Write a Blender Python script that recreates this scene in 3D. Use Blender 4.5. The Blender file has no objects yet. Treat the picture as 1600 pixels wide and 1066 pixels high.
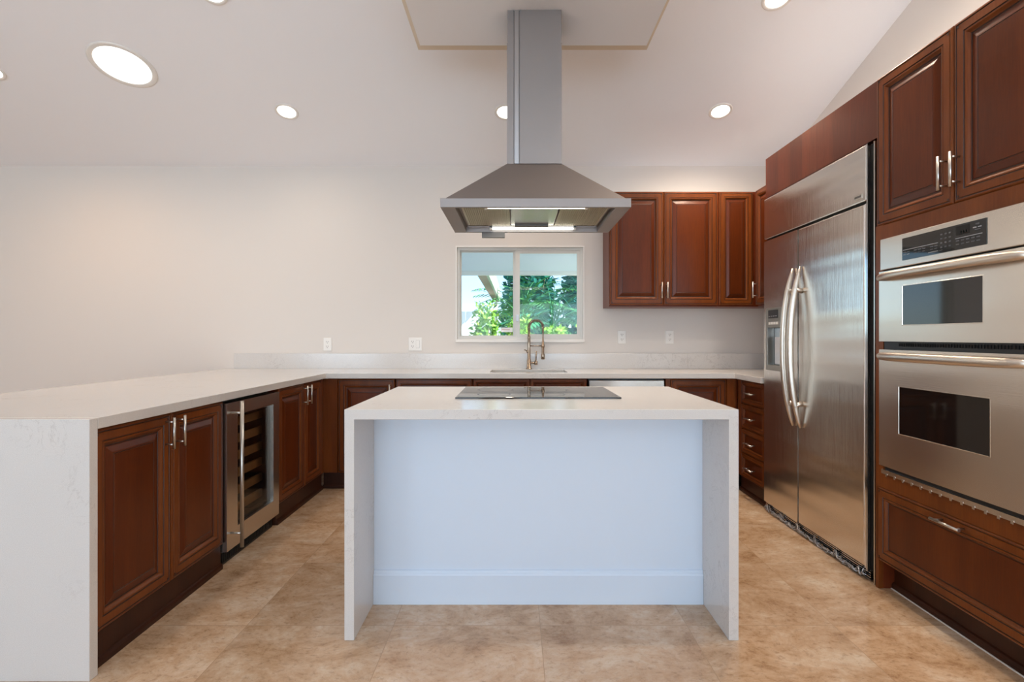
import bpy, bmesh, math, random
from mathutils import Vector, Matrix
random.seed(7)
sc = bpy.context.scene
COL = sc.collection
PI = math.pi

# ------------------------------------------------------------------ camera
CAMH = 1.2026
F = 830.0
cam_d = bpy.data.cameras.new('camera')
cam_d.sensor_width = 36.0
cam_d.lens = 36.0 * F / 1600.0
cam_d.shift_x = -5.0 / 1600.0
cam_d.shift_y = -7.0 / 1600.0
cam_d.clip_start = 0.05
cam = bpy.data.objects.new('camera', cam_d)
COL.objects.link(cam)
cam.location = (0, 0, CAMH)
cam.rotation_euler = (PI / 2, 0, 0)
sc.camera = cam
# ------------------------------------------------------------------ colour management
sc.view_settings.view_transform = 'Standard'
sc.view_settings.look = 'None'
sc.view_settings.gamma = 1
sc.view_settings.use_curve_mapping = False
sc.view_settings.exposure = -0.47
sc.cycles.max_bounces = 10
sc.cycles.diffuse_bounces = 6
sc.cycles.glossy_bounces = 5
sc.cycles.transparent_max_bounces = 16
sc.cycles.sample_clamp_indirect = 6.0
sc.cycles.caustics_reflective = False
sc.cycles.caustics_refractive = False
sc.cycles.use_denoising = True
# ------------------------------------------------------------------ sky and sun
world = bpy.data.worlds.new('sky')
sc.world = world
world.use_nodes = True
wn = world.node_tree.nodes
wl = world.node_tree.links
bgn = wn.get('Background')
sky = wn.new('ShaderNodeTexSky')
sky.sky_type = 'HOSEK_WILKIE'
sky.sun_direction = Vector((0.70, -0.36, 0.62)).normalized()
sky.turbidity = 4.0
wl.new(sky.outputs[0], bgn.inputs[0])
bgn.inputs[1].default_value = 12.0


def add_light(name, kind, loc, energy, color, parent=None, rot=(0, 0, 0), **kw):
    d = bpy.data.lights.new(name, kind)
    d.energy = energy
    d.color = color
    for k, v in kw.items():
        setattr(d, k, v)
    o = bpy.data.objects.new(name, d)
    COL.objects.link(o)
    o.location = loc
    o.rotation_euler = rot
    if parent:
        o.parent = parent
    return o


sun = add_light('sun', 'SUN', (3, -3, 9), 14.0, (1.0, 0.95, 0.88), angle=math.radians(0.8))
sun.rotation_euler = Vector((0.70, -0.36, 0.62)).to_track_quat('Z', 'Y').to_euler()
# daylight through the three glazed openings in the wall behind the camera
DAY = (0.60, 0.80, 1.0)
for dx in (-4.6, -1.6, 1.0):
    add_light('daylight', 'AREA', (dx, -4.93, 1.35), 150, DAY, rot=(PI / 2 + .8, 0, 0), shape='RECTANGLE', size=1.9, size_y=2.3)
# daylight through the kitchen window, just outside the glass
WARM = (1.0, 0.82, 0.64)
DL_POWER = 110

# ------------------------------------------------------------------ materials
def srgb(r, g, b):
    def f(c):
        c /= 255.0
        return c / 12.92 if c <= 0.04045 else ((c + 0.055) / 1.055) ** 2.4
    return (f(r), f(g), f(b), 1)


def mat(name, color, rough=0.5, metal=0.0, **kw):
    m = bpy.data.materials.new(name)
    m.use_nodes = True
    b = m.node_tree.nodes['Principled BSDF']
    b.inputs['Base Color'].default_value = color if len(color) == 4 else (*color, 1)
    b.inputs['Roughness'].default_value = rough
    b.inputs['Metallic'].default_value = metal
    for k, v in kw.items():
        b.inputs[k.replace('_', ' ')].default_value = v
    return m


def nodes(m):
    nt = m.node_tree
    return nt.nodes, nt.links, nt.nodes['Principled BSDF']


def coords(m, scale, kind='Object'):
    n, l, b = nodes(m)
    tc = n.new('ShaderNodeTexCoord')
    mp = n.new('ShaderNodeMapping')
    mp.inputs['Scale'].default_value = scale
    l.new(tc.outputs[kind], mp.inputs['Vector'])
    return mp


def noise(m, vec, scale, detail=4, rough=0.55, dist=0.0):
    n, l, b = nodes(m)
    t = n.new('ShaderNodeTexNoise')
    t.inputs['Scale'].default_value = scale
    t.inputs['Detail'].default_value = detail
    t.inputs['Roughness'].default_value = rough
    t.inputs['Distortion'].default_value = dist
    if vec is not None:
        l.new(vec, t.inputs['Vector'])
    return t


def ramp(m, fac, stops):
    n, l, b = nodes(m)
    r = n.new('ShaderNodeValToRGB')
    e = r.color_ramp.elements
    while len(e) < len(stops):
        e.new(0.5)
    for el, (p, c) in zip(e, stops):
        el.position = p
        el.color = c
    l.new(fac, r.inputs[0])
    return r


def mixc(m, fac, a, b_, mode='MIX'):
    n, l, b = nodes(m)
    x = n.new('ShaderNodeMix')
    x.data_type = 'RGBA'
    x.blend_type = mode
    for sock, v in ((x.inputs[0], fac), (x.inputs[6], a), (x.inputs[7], b_)):
        if hasattr(v, 'is_linked'):
            l.new(v, sock)
        else:
            sock.default_value = v
    return x


def bump(m, height, strength=0.1, dist=0.01):
    n, l, b = nodes(m)
    t = n.new('ShaderNodeBump')
    t.inputs['Strength'].default_value = strength
    t.inputs['Distance'].default_value = dist
    l.new(height, t.inputs['Height'])
    l.new(t.outputs[0], b.inputs['Normal'])


def wood(name, dark, mid, light, rough=0.3):
    m = mat(name, mid, rough)
    n, l, b = nodes(m)
    mp = coords(m, (14, 14, 1.1))
    oi = n.new('ShaderNodeObjectInfo')
    va = n.new('ShaderNodeVectorMath')
    va.operation = 'ADD'
    cb = n.new('ShaderNodeCombineXYZ')
    mu = n.new('ShaderNodeMath')
    mu.operation = 'MULTIPLY'
    mu.inputs[1].default_value = 37.0
    l.new(oi.outputs['Random'], mu.inputs[0])
    for i in range(3):
        l.new(mu.outputs[0], cb.inputs[i])
    l.new(mp.outputs[0], va.inputs[0])
    l.new(cb.outputs[0], va.inputs[1])
    big = noise(m, va.outputs[0], 0.55, 3, 0.5, 0.4)
    fine = noise(m, va.outputs[0], 9.0, 5, 0.65)
    r1 = ramp(m, big.outputs[0], [(0.3, dark), (0.5, mid), (0.72, light)])
    r2 = ramp(m, fine.outputs[0], [(0.3, (0.74, 0.70, 0.66, 1)), (0.6, (1, 1, 1, 1))])
    x = mixc(m, 0.8, r1.outputs[0], r2.outputs[0], 'MULTIPLY')
    l.new(x.outputs[2], b.inputs['Base Color'])
    b.inputs['Specular IOR Level'].default_value = 0.24
    b.inputs['Coat Weight'].default_value = 0.08
    b.inputs['Coat Roughness'].default_value = 0.2
    return m


M = {}
M['wood'] = wood('cherry_wood', srgb(100, 49, 16), srgb(112, 57, 20), srgb(124, 66, 25))
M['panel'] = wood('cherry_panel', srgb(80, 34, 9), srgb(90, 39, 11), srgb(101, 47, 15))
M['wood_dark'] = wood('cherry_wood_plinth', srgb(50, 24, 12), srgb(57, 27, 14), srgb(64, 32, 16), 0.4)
M['veneer'] = wood('cherry_veneer', srgb(100, 42, 18), srgb(110, 47, 20), srgb(120, 53, 23), 0.35)
M['glaze'] = mat('dark_glaze', srgb(48, 22, 11), 0.4)
M['wall'] = mat('wall_paint', srgb(225, 218, 211), 0.75)
M['ceiling'] = mat('ceiling_paint', srgb(247, 247, 250), 0.8)
M['white'] = mat('white_paint', srgb(214, 226, 240), 0.45)
M['trim'] = mat('white_trim', srgb(238, 234, 228), 0.45)
M['step_shade'] = mat('step_shadow_beige', srgb(230, 218, 200), 0.7)  # shadow tone for the ledge around the soffit box
M['board'] = mat('white_bounce_board', srgb(208, 208, 212), 0.6)  # pale sheets added on cabinet tops to bounce light onto the wall
M['plate'] = mat('outlet_plastic', srgb(240, 236, 230), 0.35)
M['slot'] = mat('outlet_slot', srgb(120, 105, 95), 0.6)
M['black'] = mat('black_plastic', srgb(22, 21, 22), 0.35)
M['blackglass'] = mat('black_glass', srgb(14, 14, 15), 0.04, **{'Specular_IOR_Level': 0.7})
M['ovenglass'] = mat('oven_window_glass', srgb(24, 22, 21), 0.05, **{'Specular_IOR_Level': 0.8})
M['gap'] = mat('dark_gap', srgb(18, 15, 14), 0.7)
M['greymark'] = mat('panel_print', srgb(165, 165, 168), 0.5)
M['greymark_dim'] = mat('panel_print_dim', srgb(92, 92, 95), 0.5)
M['teal'] = mat('display_digits', srgb(40, 92, 84), 0.5)
M['nickel'] = mat('brushed_nickel', srgb(205, 200, 192), 0.28, 1.0)
M['satin'] = mat('satin_steel', srgb(214, 204, 192), 0.33, 1.0)
M['bronze'] = mat('faucet_nickel', srgb(168, 150, 132), 0.25, 1.0)
M['chrome'] = mat('chrome', srgb(220, 220, 222), 0.12, 1.0)
M['alu'] = mat('window_aluminium', srgb(214, 212, 206), 0.4)
M['filter'] = mat('filter_mesh', srgb(176, 160, 132), 0.38, 0.9)
M['hoodgrey'] = mat('control_grey', srgb(104, 100, 98), 0.5, 0.2)
M['shelf'] = mat('wine_shelf_wood', srgb(150, 112, 74), 0.5)
M['stucco'] = mat('white_stucco', srgb(235, 236, 234), 0.85)
M['soffit'] = mat('patio_soffit_paint', srgb(220, 234, 246), 0.8)
M['brown'] = mat('eave_soffit_brown', srgb(170, 150, 132), 0.7)
M['gutter'] = mat('gutter_paint', srgb(190, 200, 186), 0.6)
M['concrete'] = mat('patio_concrete', srgb(205, 200, 190), 0.85)
M['trunk'] = mat('palm_trunk', srgb(150, 140, 116), 0.8)
M['liner'] = mat('cooler_liner', srgb(36, 38, 44), 0.4)
M['disp'] = mat('dispenser_grey', srgb(150, 146, 138), 0.35, 0.6)
M['paper'] = mat('sticker_paper', srgb(240, 238, 236), 0.6)
M['redprint'] = mat('sticker_print', srgb(205, 150, 150), 0.6)
M['film'] = mat('plastic_film', srgb(190, 190, 192), 0.15, 0.6)


def steel(name, col, rough, sx, sy, sz, strength=0.06, warp=0.0):
    m = mat(name, col, rough, 1.0)
    n, l, b = nodes(m)
    mp = coords(m, (sx, sy, sz))
    t = noise(m, mp.outputs[0], 1.0, 2, 0.5)
    if warp:
        mp2 = coords(m, (.5, .5, 6.5))
        t2 = noise(m, mp2.outputs[0], 1.0, 1, 0.4)
        b1 = n.new('ShaderNodeBump')
        b1.inputs['Strength'].default_value = 1.0
        b1.inputs['Distance'].default_value = warp
        l.new(t2.outputs[0], b1.inputs['Height'])
        b2 = n.new('ShaderNodeBump')
        b2.inputs['Strength'].default_value = strength
        b2.inputs['Distance'].default_value = 0.002
        l.new(t.outputs[0], b2.inputs['Height'])
        l.new(b1.outputs[0], b2.inputs['Normal'])
        l.new(b2.outputs[0], b.inputs['Normal'])
    else:
        bump(m, t.outputs[0], strength, 0.002)
    return m


M['steel'] = steel('stainless_steel', srgb(212, 206, 198), 0.27, 3, 3, 400, 0.05)
M['steel_v'] = steel('stainless_vertical', srgb(222, 216, 208), 0.2, 420, 420, 2.5, 0.22, 0.010)
M['steel_oven'] = steel('stainless_oven', srgb(222, 212, 200), 0.25, 4, 4, 300, 0.05, 0.004)
M['seam'] = mat('folded_seam_steel', srgb(190, 190, 192), 0.3, 1.0)
M['steel_hood'] = steel('stainless_hood', srgb(156, 149, 146), 0.55, 300, 300, 3, 0.05)

# glass: mostly clear with a fresnel reflection


def glass(name, tint, ior=1.45):
    m = bpy.data.materials.new(name)
    m.use_nodes = True
    n, l = m.node_tree.nodes, m.node_tree.links
    n.remove(n['Principled BSDF'])
    tr = n.new('ShaderNodeBsdfTransparent')
    tr.inputs[0].default_value = (*tint, 1)
    gl = n.new('ShaderNodeBsdfGlossy')
    gl.inputs['Roughness'].default_value = 0.02
    ge = n.new('ShaderNodeNewGeometry')
    dt = n.new('ShaderNodeVectorMath'); dt.operation = 'DOT_PRODUCT'
    l.new(ge.outputs['Normal'], dt.inputs[0]); l.new(ge.outputs['Incoming'], dt.inputs[1])
    def mth(op, a_, b_=None):
        q_ = n.new('ShaderNodeMath'); q_.operation = op
        for i_, v_ in enumerate((a_, b_)):
            if v_ is None:
                continue
            if hasattr(v_, 'is_linked'):
                l.new(v_, q_.inputs[i_])
            else:
                q_.inputs[i_].default_value = v_
        return q_.outputs[0]
    f0 = ((ior - 1) / (ior + 1)) ** 2
    fres = mth('ADD', mth('MULTIPLY', mth('POWER', mth('SUBTRACT', 1.0, mth('ABSOLUTE', dt.outputs['Value'])), 5.0), 1 - f0), f0)
    mx = n.new('ShaderNodeMixShader')
    l.new(fres, mx.inputs[0])
    l.new(tr.outputs[0], mx.inputs[1])
    l.new(gl.outputs[0], mx.inputs[2])
    l.new(mx.outputs[0], n['Material Output'].inputs[0])
    return m


M['glass'] = glass('window_glass', (0.93, 0.97, 0.97), 1.25)
M['coolerglass'] = glass('tinted_cooler_glass', (0.80, 0.78, 0.75), 1.3)


def emit(name, col, s):
    m = mat(name, (0.9, 0.9, 0.9, 1), 0.4)
    n, l, b = nodes(m)
    b.inputs['Emission Color'].default_value = (*col, 1)
    b.inputs['Emission Strength'].default_value = s
    return m


M['lens'] = emit('lit_lamp_lens', (1.0, 0.93, 0.82), 5.0)
M['daylens'] = emit('lit_skylight_lens', (1.0, 1.0, 0.98), 5.0)
M['tube'] = emit('lit_hood_tube', (1.0, 0.98, 0.86), 7.0)

# quartz
q = mat('white_quartz', srgb(232, 227, 220), 0.16)
n, l, b = nodes(q)
mp = coords(q, (1, 1, 1))
v1 = noise(q, mp.outputs[0], 7.0, 6, 0.62, 1.6)
r1 = ramp(q, v1.outputs[0], [(0.485, (0, 0, 0, 1)), (0.499, (1, 1, 1, 1)), (0.501, (1, 1, 1, 1)), (0.515, (0, 0, 0, 1))])
v2 = noise(q, mp.outputs[0], 2.2, 2, 0.5)
r2 = ramp(q, v2.outputs[0], [(0.52, (0, 0, 0, 1)), (0.68, (1, 1, 1, 1))])
mk = mixc(q, 1.0, r1.outputs[0], r2.outputs[0], 'MULTIPLY')
v3 = noise(q, mp.outputs[0], 420.0, 2, 0.5)
r3 = ramp(q, v3.outputs[0], [(0.35, srgb(206, 202, 198)), (0.65, srgb(218, 214, 210))])
x1 = mixc(q, mk.outputs[2], r3.outputs[0], srgb(186, 180, 176))
l.new(x1.outputs[2], b.inputs['Base Color'])
M['quartz'] = q

# travertine floor tiles
fl = mat('travertine_tiles', srgb(190, 150, 115), 0.13)
n, l, b = nodes(fl)
tc = n.new('ShaderNodeTexCoord')
mp = n.new('ShaderNodeMapping')
mp.inputs['Location'].default_value = (-0.104, -2.21, 0)
l.new(tc.outputs['Object'], mp.inputs['Vector'])
br = n.new('ShaderNodeTexBrick')
br.offset = 0.0
br.squash = 1.0
br.inputs['Scale'].default_value = 1.0
br.inputs['Mortar Size'].default_value = 0.0014
br.inputs['Mortar Smooth'].default_value = 0.3
br.inputs['Brick Width'].default_value = 0.61
br.inputs['Row Height'].default_value = 0.61
br.inputs['Color1'].default_value = (0, 0, 0, 1)
br.inputs['Color2'].default_value = (1, 1, 1, 1)
br.inputs['Mortar'].default_value = (0.5, 0.5, 0.5, 1)
l.new(mp.outputs[0], br.inputs['Vector'])
# shift the stone pattern per tile
sep = n.new('ShaderNodeSeparateColor')
l.new(br.outputs['Color'], sep.inputs[0])
cb = n.new('ShaderNodeCombineXYZ')
mm = n.new('ShaderNodeMath'); mm.operation = 'MULTIPLY'; mm.inputs[1].default_value = 40
l.new(sep.outputs[0], mm.inputs[0])
l.new(mm.outputs[0], cb.inputs[0]); l.new(mm.outputs[0], cb.inputs[1])
va = n.new('ShaderNodeVectorMath'); va.operation = 'ADD'
mp2 = n.new('ShaderNodeMapping'); mp2.inputs['Scale'].default_value = (1.0, 1.35, 1)
l.new(tc.outputs['Object'], mp2.inputs['Vector'])
l.new(mp2.outputs[0], va.inputs[0]); l.new(cb.outputs[0], va.inputs[1])
n1 = noise(fl, va.outputs[0], 3.2, 12, 0.78, 0.35)
c1 = ramp(fl, n1.outputs[0], [(0.34, srgb(158, 120, 86)), (0.45, srgb(196, 162, 128)), (0.53, srgb(208, 178, 148)), (0.61, srgb(218, 194, 168)), (0.72, srgb(230, 214, 194))])
n2 = noise(fl, va.outputs[0], 34, 8, 0.75, 0.3)
c2 = ramp(fl, n2.outputs[0], [(0.34, (0.60, 0.54, 0.48, 1)), (0.47, (0.94, 0.93, 0.92, 1)), (0.75, (1.0, 1.0, 1.0, 1))])
xa = mixc(fl, 0.85, c1.outputs[0], c2.outputs[0], 'MULTIPLY')
tint = ramp(fl, sep.outputs[0], [(0.0, (0.88, 0.87, 0.86, 1)), (1.0, (1.04, 1.03, 1.02, 1))])
xb = mixc(fl, 1.0, xa.outputs[2], tint.outputs[0], 'MULTIPLY')
xc = mixc(fl, br.outputs['Fac'], xb.outputs[2], srgb(168, 138, 108))
l.new(xc.outputs[2], b.inputs['Base Color'])
M['floor'] = fl


def leafmat(name, c1_, c2_):
    m = mat(name, c1_, 0.5)
    n, l, b = nodes(m)
    mp = coords(m, (1, 1, 1))
    t = noise(m, mp.outputs[0], 9.0, 3)
    r = ramp(m, t.outputs[0], [(0.35, c1_), (0.65, c2_)])
    l.new(r.outputs[0], b.inputs['Base Color'])
    b.inputs['Transmission Weight'].default_value = 0.0
    return m


M['palm'] = leafmat('palm_leaf', srgb(50, 130, 84), srgb(110, 180, 96))
M['palm2'] = leafmat('palm_leaf_dark', srgb(24, 100, 98), srgb(52, 140, 122))
M['palm3'] = leafmat('palm_leaf_mid', srgb(40, 122, 100), srgb(84, 165, 110))
M['hedge'] = leafmat('hedge_leaf', srgb(88, 160, 40), srgb(170, 205, 90))
M['under'] = mat('garden_soil', srgb(110, 130, 90), 0.9)

# ------------------------------------------------------------------ mesh helpers


class MB:
    """collects shapes into one mesh; every shape can use its own material slot"""

    def __init__(self):
        self.bm = bmesh.new()
        self.mats = []

    def mi(self, m):
        if m is None:
            return 0
        if m not in self.mats:
            self.mats.append(m)
        return self.mats.index(m)

    def face(self, pts, m=None):
        vs = [self.bm.verts.new(p) for p in pts]
        f = self.bm.faces.new(vs)
        f.material_index = self.mi(m)
        return f

    def box(self, x0, x1, y0, y1, z0, z1, m=None):
        v = [self.bm.verts.new((x, y, z)) for z in (z0, z1) for y in (y0, y1) for x in (x0, x1)]
        k = self.mi(m)
        for a in ((0, 2, 3, 1), (4, 5, 7, 6), (0, 1, 5, 4), (2, 6, 7, 3), (0, 4, 6, 2), (1, 3, 7, 5)):
            f = self.bm.faces.new([v[i] for i in a])
            f.material_index = k
        return self

    def prism(self, poly, a0, a1, axis='x', m=None):
        """extrude a 2d polygon along axis; 2d coords are the two others in order"""
        def P(p, a):
            return {'x': (a, p[0], p[1]), 'y': (p[0], a, p[1]), 'z': (p[0], p[1], a)}[axis]
        k = self.mi(m)
        A = [self.bm.verts.new(P(p, a0)) for p in poly]
        B = [self.bm.verts.new(P(p, a1)) for p in poly]
        N = len(poly)
        fs = [self.bm.faces.new(A), self.bm.faces.new(B[::-1])]
        for i in range(N):
            j = (i + 1) % N
            fs.append(self.bm.faces.new([A[i], B[i], B[j], A[j]]))
        for f in fs:
            f.material_index = k
        return self

    def tube(self, pts, r, seg=12, m=None, flat=None, caps=True, smooth=True):
        """r: radius or list; flat: (a,b) scale of the section along its two axes"""
        pts = [Vector(p) for p in pts]
        k = self.mi(m)
        rs = r if isinstance(r, (list, tuple)) else [r] * len(pts)
        fa, fb = flat or (1, 1)
        t0 = (pts[1] - pts[0]).normalized()
        up = Vector((0, 0, 1)) if abs(t0.z) < 0.9 else Vector((1, 0, 0))
        nrm = t0.cross(up).normalized()
        rings = []
        for i, p in enumerate(pts):
            if i == 0:
                t = t0
            elif i == len(pts) - 1:
                t = (pts[i] - pts[i - 1]).normalized()
            else:
                t = (pts[i + 1] - pts[i - 1]).normalized()
            nrm = (nrm - t * nrm.dot(t)).normalized()
            bn = t.cross(nrm)
            rings.append([self.bm.verts.new(p + (nrm * math.cos(2 * PI * j / seg) * fa + bn * math.sin(2 * PI * j / seg) * fb) * rs[i]) for j in range(seg)])
        for a, b_ in zip(rings, rings[1:]):
            for j in range(seg):
                f = self.bm.faces.new([a[j], a[(j + 1) % seg], b_[(j + 1) % seg], b_[j]])
                f.material_index = k
                f.smooth = smooth
        if caps:
            for rg in (rings[0][::-1], rings[-1]):
                f = self.bm.faces.new(rg)
                f.material_index = k
        return self

    def lathe(self, prof, c=(0, 0, 0), seg=40, m=None, smooth=True, cap0=False, cap1=False):
        k = self.mi(m)
        rings = [[self.bm.verts.new((c[0] + r * math.cos(2 * PI * j / seg), c[1] + r * math.sin(2 * PI * j / seg), c[2] + z)) for j in range(seg)] for r, z in prof]
        for a, b_ in zip(rings, rings[1:]):
            for j in range(seg):
                f = self.bm.faces.new([a[j], a[(j + 1) % seg], b_[(j + 1) % seg], b_[j]])
                f.material_index = k
                f.smooth = smooth
        if cap0:
            self.bm.faces.new(rings[0][::-1]).material_index = k
        if cap1:
            self.bm.faces.new(rings[-1]).material_index = k
        return self

    def slab(self, xs, ys, z0, z1, inside, m=None):
        """horizontal slab over grid cells, one connected surface"""
        k = self.mi(m)
        V = {}

        def v(i, j, t):
            if (i, j, t) not in V:
                V[(i, j, t)] = self.bm.verts.new((xs[i], ys[j], z1 if t else z0))
            return V[(i, j, t)]
        cells = {(i, j) for i in range(len(xs) - 1) for j in range(len(ys) - 1) if inside((xs[i] + xs[i + 1]) / 2, (ys[j] + ys[j + 1]) / 2)}
        for i, j in cells:
            q = [(i, j), (i + 1, j), (i + 1, j + 1), (i, j + 1)]
            self.bm.faces.new([v(a, c, 1) for a, c in q])
            self.bm.faces.new([v(a, c, 0) for a, c in q[::-1]])
            for (a, c), (di, dj) in (((0, 1), (0, -1)), ((1, 2), (1, 0)), ((2, 3), (0, 1)), ((3, 0), (-1, 0))):
                if (i + di, j + dj) not in cells:
                    p, r_ = q[a], q[c]
                    self.bm.faces.new([v(*p, 1), v(*p, 0), v(*r_, 0), v(*r_, 1)])
        for f in self.bm.faces:
            f.material_index = k
        return self

    def rings(self, u0, u1, v0, v1, prof, fill=True, glaze=None, base=None, seg_m=None):
        """concentric rectangles facing -y.  prof: (inset, depth[, material])"""
        prev = None
        for p in prof:
            ins, d = p[0], p[1]
            k = self.mi(p[2] if len(p) > 2 else base)
            cur = [self.bm.verts.new(c) for c in ((u0 + ins, d, v0 + ins), (u1 - ins, d, v0 + ins), (u1 - ins, d, v1 - ins), (u0 + ins, d, v1 - ins))]
            if prev:
                for j in range(4):
                    f = self.bm.faces.new([prev[j], prev[(j + 1) % 4], cur[(j + 1) % 4], cur[j]])
                    f.material_index = k
            prev = cur
        if fill:
            f = self.bm.faces.new(prev)
            f.material_index = self.mi(base)
        return self

    def build(self, name, m=None, parent=None, bevel=0.0, seg=2, normals=True):
        if normals:
            bmesh.ops.recalc_face_normals(self.bm, faces=self.bm.faces)
        me = bpy.data.meshes.new(name)
        self.bm.to_mesh(me)
        self.bm.free()
        if not self.mats and m:
            self.mats = [m]
        for mm_ in self.mats:
            me.materials.append(mm_)
        o = bpy.data.objects.new(name, me)
        COL.objects.link(o)
        if parent:
            o.parent = parent
        if bevel:
            md = o.modifiers.new('bevel', 'BEVEL')
            md.width = bevel
            md.segments = seg
            md.limit_method = 'ANGLE'
            md.angle_limit = math.radians(40)
            md.harden_normals = False
        return o


def empty(name, loc, rz=0.0, label=None, cat=None, group=None):
    o = bpy.data.objects.new(name, None)
    o.empty_display_size = 0.1
    COL.objects.link(o)
    o.location = loc
    o.rotation_euler = (0, 0, rz)
    tag(o, label, cat, group)
    return o


def tag(o, label=None, cat=None, group=None):
    if label:
        o['label'] = label
    if cat:
        o['category'] = cat
    if group:
        o['group'] = group
    return o


def struct(o):
    o['kind'] = 'structure'
    return o


def copy_tree(o, parent=None):
    c = o.copy()
    COL.objects.link(c)
    if parent:
        c.parent = parent
    for ch in list(o.children):
        copy_tree(ch, c)
    return c


# ------------------------------------------------------------------ room shell
YB, XR, XL, YR = 4.79, 2.38, -7.0, -5.0


def ceil_h(y):
    return 2.74 + 0.3 * (YB - y) if y > 0 else 2.74 + 0.3 * YB + 0.3 * y


struct(MB().box(XL - .15, XR + .15, YR - .15, YB + .0, -0.12, 0, M['floor']).build('floor'))
# window opening in the back wall
WX0, WX1, WZ0, WZ1 = -0.525, 0.612, 1.172, 2.008
w = MB()
HT = 2.74
for x0, x1, z0, z1 in ((XL, WX0, 0, HT), (WX1, XR, 0, HT), (WX0, WX1, 0, WZ0), (WX0, WX1, WZ1, HT)):
    w.box(x0, x1, YB, YB + .15, z0, z1, M['wall'])
struct(w.build('wall_back'))
prof_top = [(YB, 2.74), (0, ceil_h(0)), (YR, ceil_h(YR))]
sidepoly = [(YR, 0), (YB, 0)] + prof_top
struct(MB().prism(sidepoly, XR, XR + .15, 'x', M['wall']).build('wall_right'))
struct(MB().prism(sidepoly, XL - .15, XL, 'x', M['wall']).build('wall_left'))
cp = prof_top + [(y, z + .15) for y, z in prof_top[::-1]]
struct(MB().prism(cp, XL - .15, XR + .15, 'x', M['ceiling']).build('ceiling'))
# rear wall behind the camera with three tall glazed openings
w = MB()
ops = [(-5.6, -3.6), (-2.6, -0.6), (0.0, 2.0)]
xs = [XL] + [e for o_ in ops for e in o_] + [XR]
for i in range(0, len(xs), 2):
    w.box(xs[i], xs[i + 1], YR - .15, YR, 0, 2.65, M['wall'])
for a, c in ops:
    w.box(a, c, YR - .15, YR, 2.55, 2.65, M['wall'])
struct(w.build('wall_rear'))
for i, (a, c) in enumerate(ops):
    d = MB()
    for x0, x1, z0, z1 in ((a, a + .06, 0, 2.55), (c - .06, c, 0, 2.55), (a, c, 0, .08), (a, c, 2.47, 2.55), ((a + c) / 2 - .05, (a + c) / 2 + .05, .08, 2.47)):
        d.box(x0, x1, YR - .11, YR - .05, z0, z1, M['alu'])
    struct(d.build('door_%d' % (i + 1)))

# dropped soffit box that carries the hood chimney
sx0, sx1, sy1, sz = -0.548, 0.757, 3.06, 2.88
t = MB()
t.box(sx0, sx1, 1.55, sy1, sz, sz + .05, M['ceiling'])
t.box(sx0 - .035, sx1 + .035, 1.52, sy1 + .14, sz + .05, sz + .085, M['step_shade'])  # ledge shaped and tinted to stand in for a shadow strip
t.prism([(1.55, sz + .085), (sy1, sz + .085), (sy1, ceil_h(sy1)), (1.55, ceil_h(1.55))], sx0, sx1, 'x', M['ceiling'])
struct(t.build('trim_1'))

# kitchen window: frame, two sliding sashes, glass
wr = struct(empty('window_1', (0, YB, 0)))
fw = MB()
yo, yi = .02, .10
for x0, x1, z0, z1 in ((WX0, WX0 + .022, WZ0, WZ1), (WX1 - .022, WX1, WZ0, WZ1), (WX0 + .022, WX1 - .022, WZ0, WZ0 + .03), (WX0 + .022, WX1 - .022, WZ1 - .025, WZ1)):
    fw.box(x0, x1, yo, yi, z0, z1, M['alu'])
fw.build('window_frame', None, wr)
mx = 0.0
sl = MB()
a0, a1 = WX0 + .022, 0.002
for x0, x1, z0, z1 in ((a0, a0 + .012, WZ0 + .03, WZ1 - .025), (a1 - .022, a1, WZ0 + .03, WZ1 - .025), (a0 + .012, a1 - .022, WZ0 + .03, WZ0 + .04), (a0 + .012, a1 - .022, WZ1 - .035, WZ1 - .025)):
    sl.box(x0, x1, .065, .09, z0, z1, M['alu'])
s1 = sl.build('sash', None, wr)
MB().box(a0 + .012, a1 - .022, .076, .080, WZ0 + .04, WZ1 - .035, M['glass']).build('pane', None, s1)
sl = MB()
b0, b1 = 0.0, WX1 - .022
for x0, x1, z0, z1 in ((b0, b0 + .042, WZ0 + .03, WZ1 - .025), (b1 - .028, b1, WZ0 + .03, WZ1 - .025), (b0 + .042, b1 - .028, WZ0 + .03, WZ0 + .052), (b0 + .042, b1 - .028, WZ1 - .05, WZ1 - .025)):
    sl.box(x0, x1, .03, .058, z0, z1, M['alu'])
s2 = sl.build('sash', None, wr)
MB().box(b0 + .042, b1 - .028, .042, .046, WZ0 + .052, WZ1 - .05, M['glass']).build('pane', None, s2)
MB().box(.008, .034, .012, .03, 1.34, 1.40, M['white']).build('sash_lock', None, s2, .004)
st = MB()
st.box(-.132, -.024, .072, .0757, 1.243, 1.285, M['paper'])
st.box(-.122, -.05, .0716, .072, 1.262, 1.268, M['redprint'])
st.build('sticker', None, s1)
struct(MB().box(WX0 - .012, WX1 + .012, YB - .018, YB + .0, WZ0 - .022, WZ0 + .004, M['trim']).build('trim_2', None, None, .003))
cs = MB()
for x0, x1, z0, z1 in ((WX0 - .012, WX0, WZ0, WZ1 + .012), (WX1, WX1 + .012, WZ0, WZ1 + .012), (WX0, WX1, WZ1, WZ1 + .012)):
    cs.box(x0, x1, YB - .008, YB, z0, z1, M['trim'])
struct(cs.build('trim_3'))

# ------------------------------------------------------------------ cabinet parts
W, G = M['wood'], M['glaze']


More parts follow.
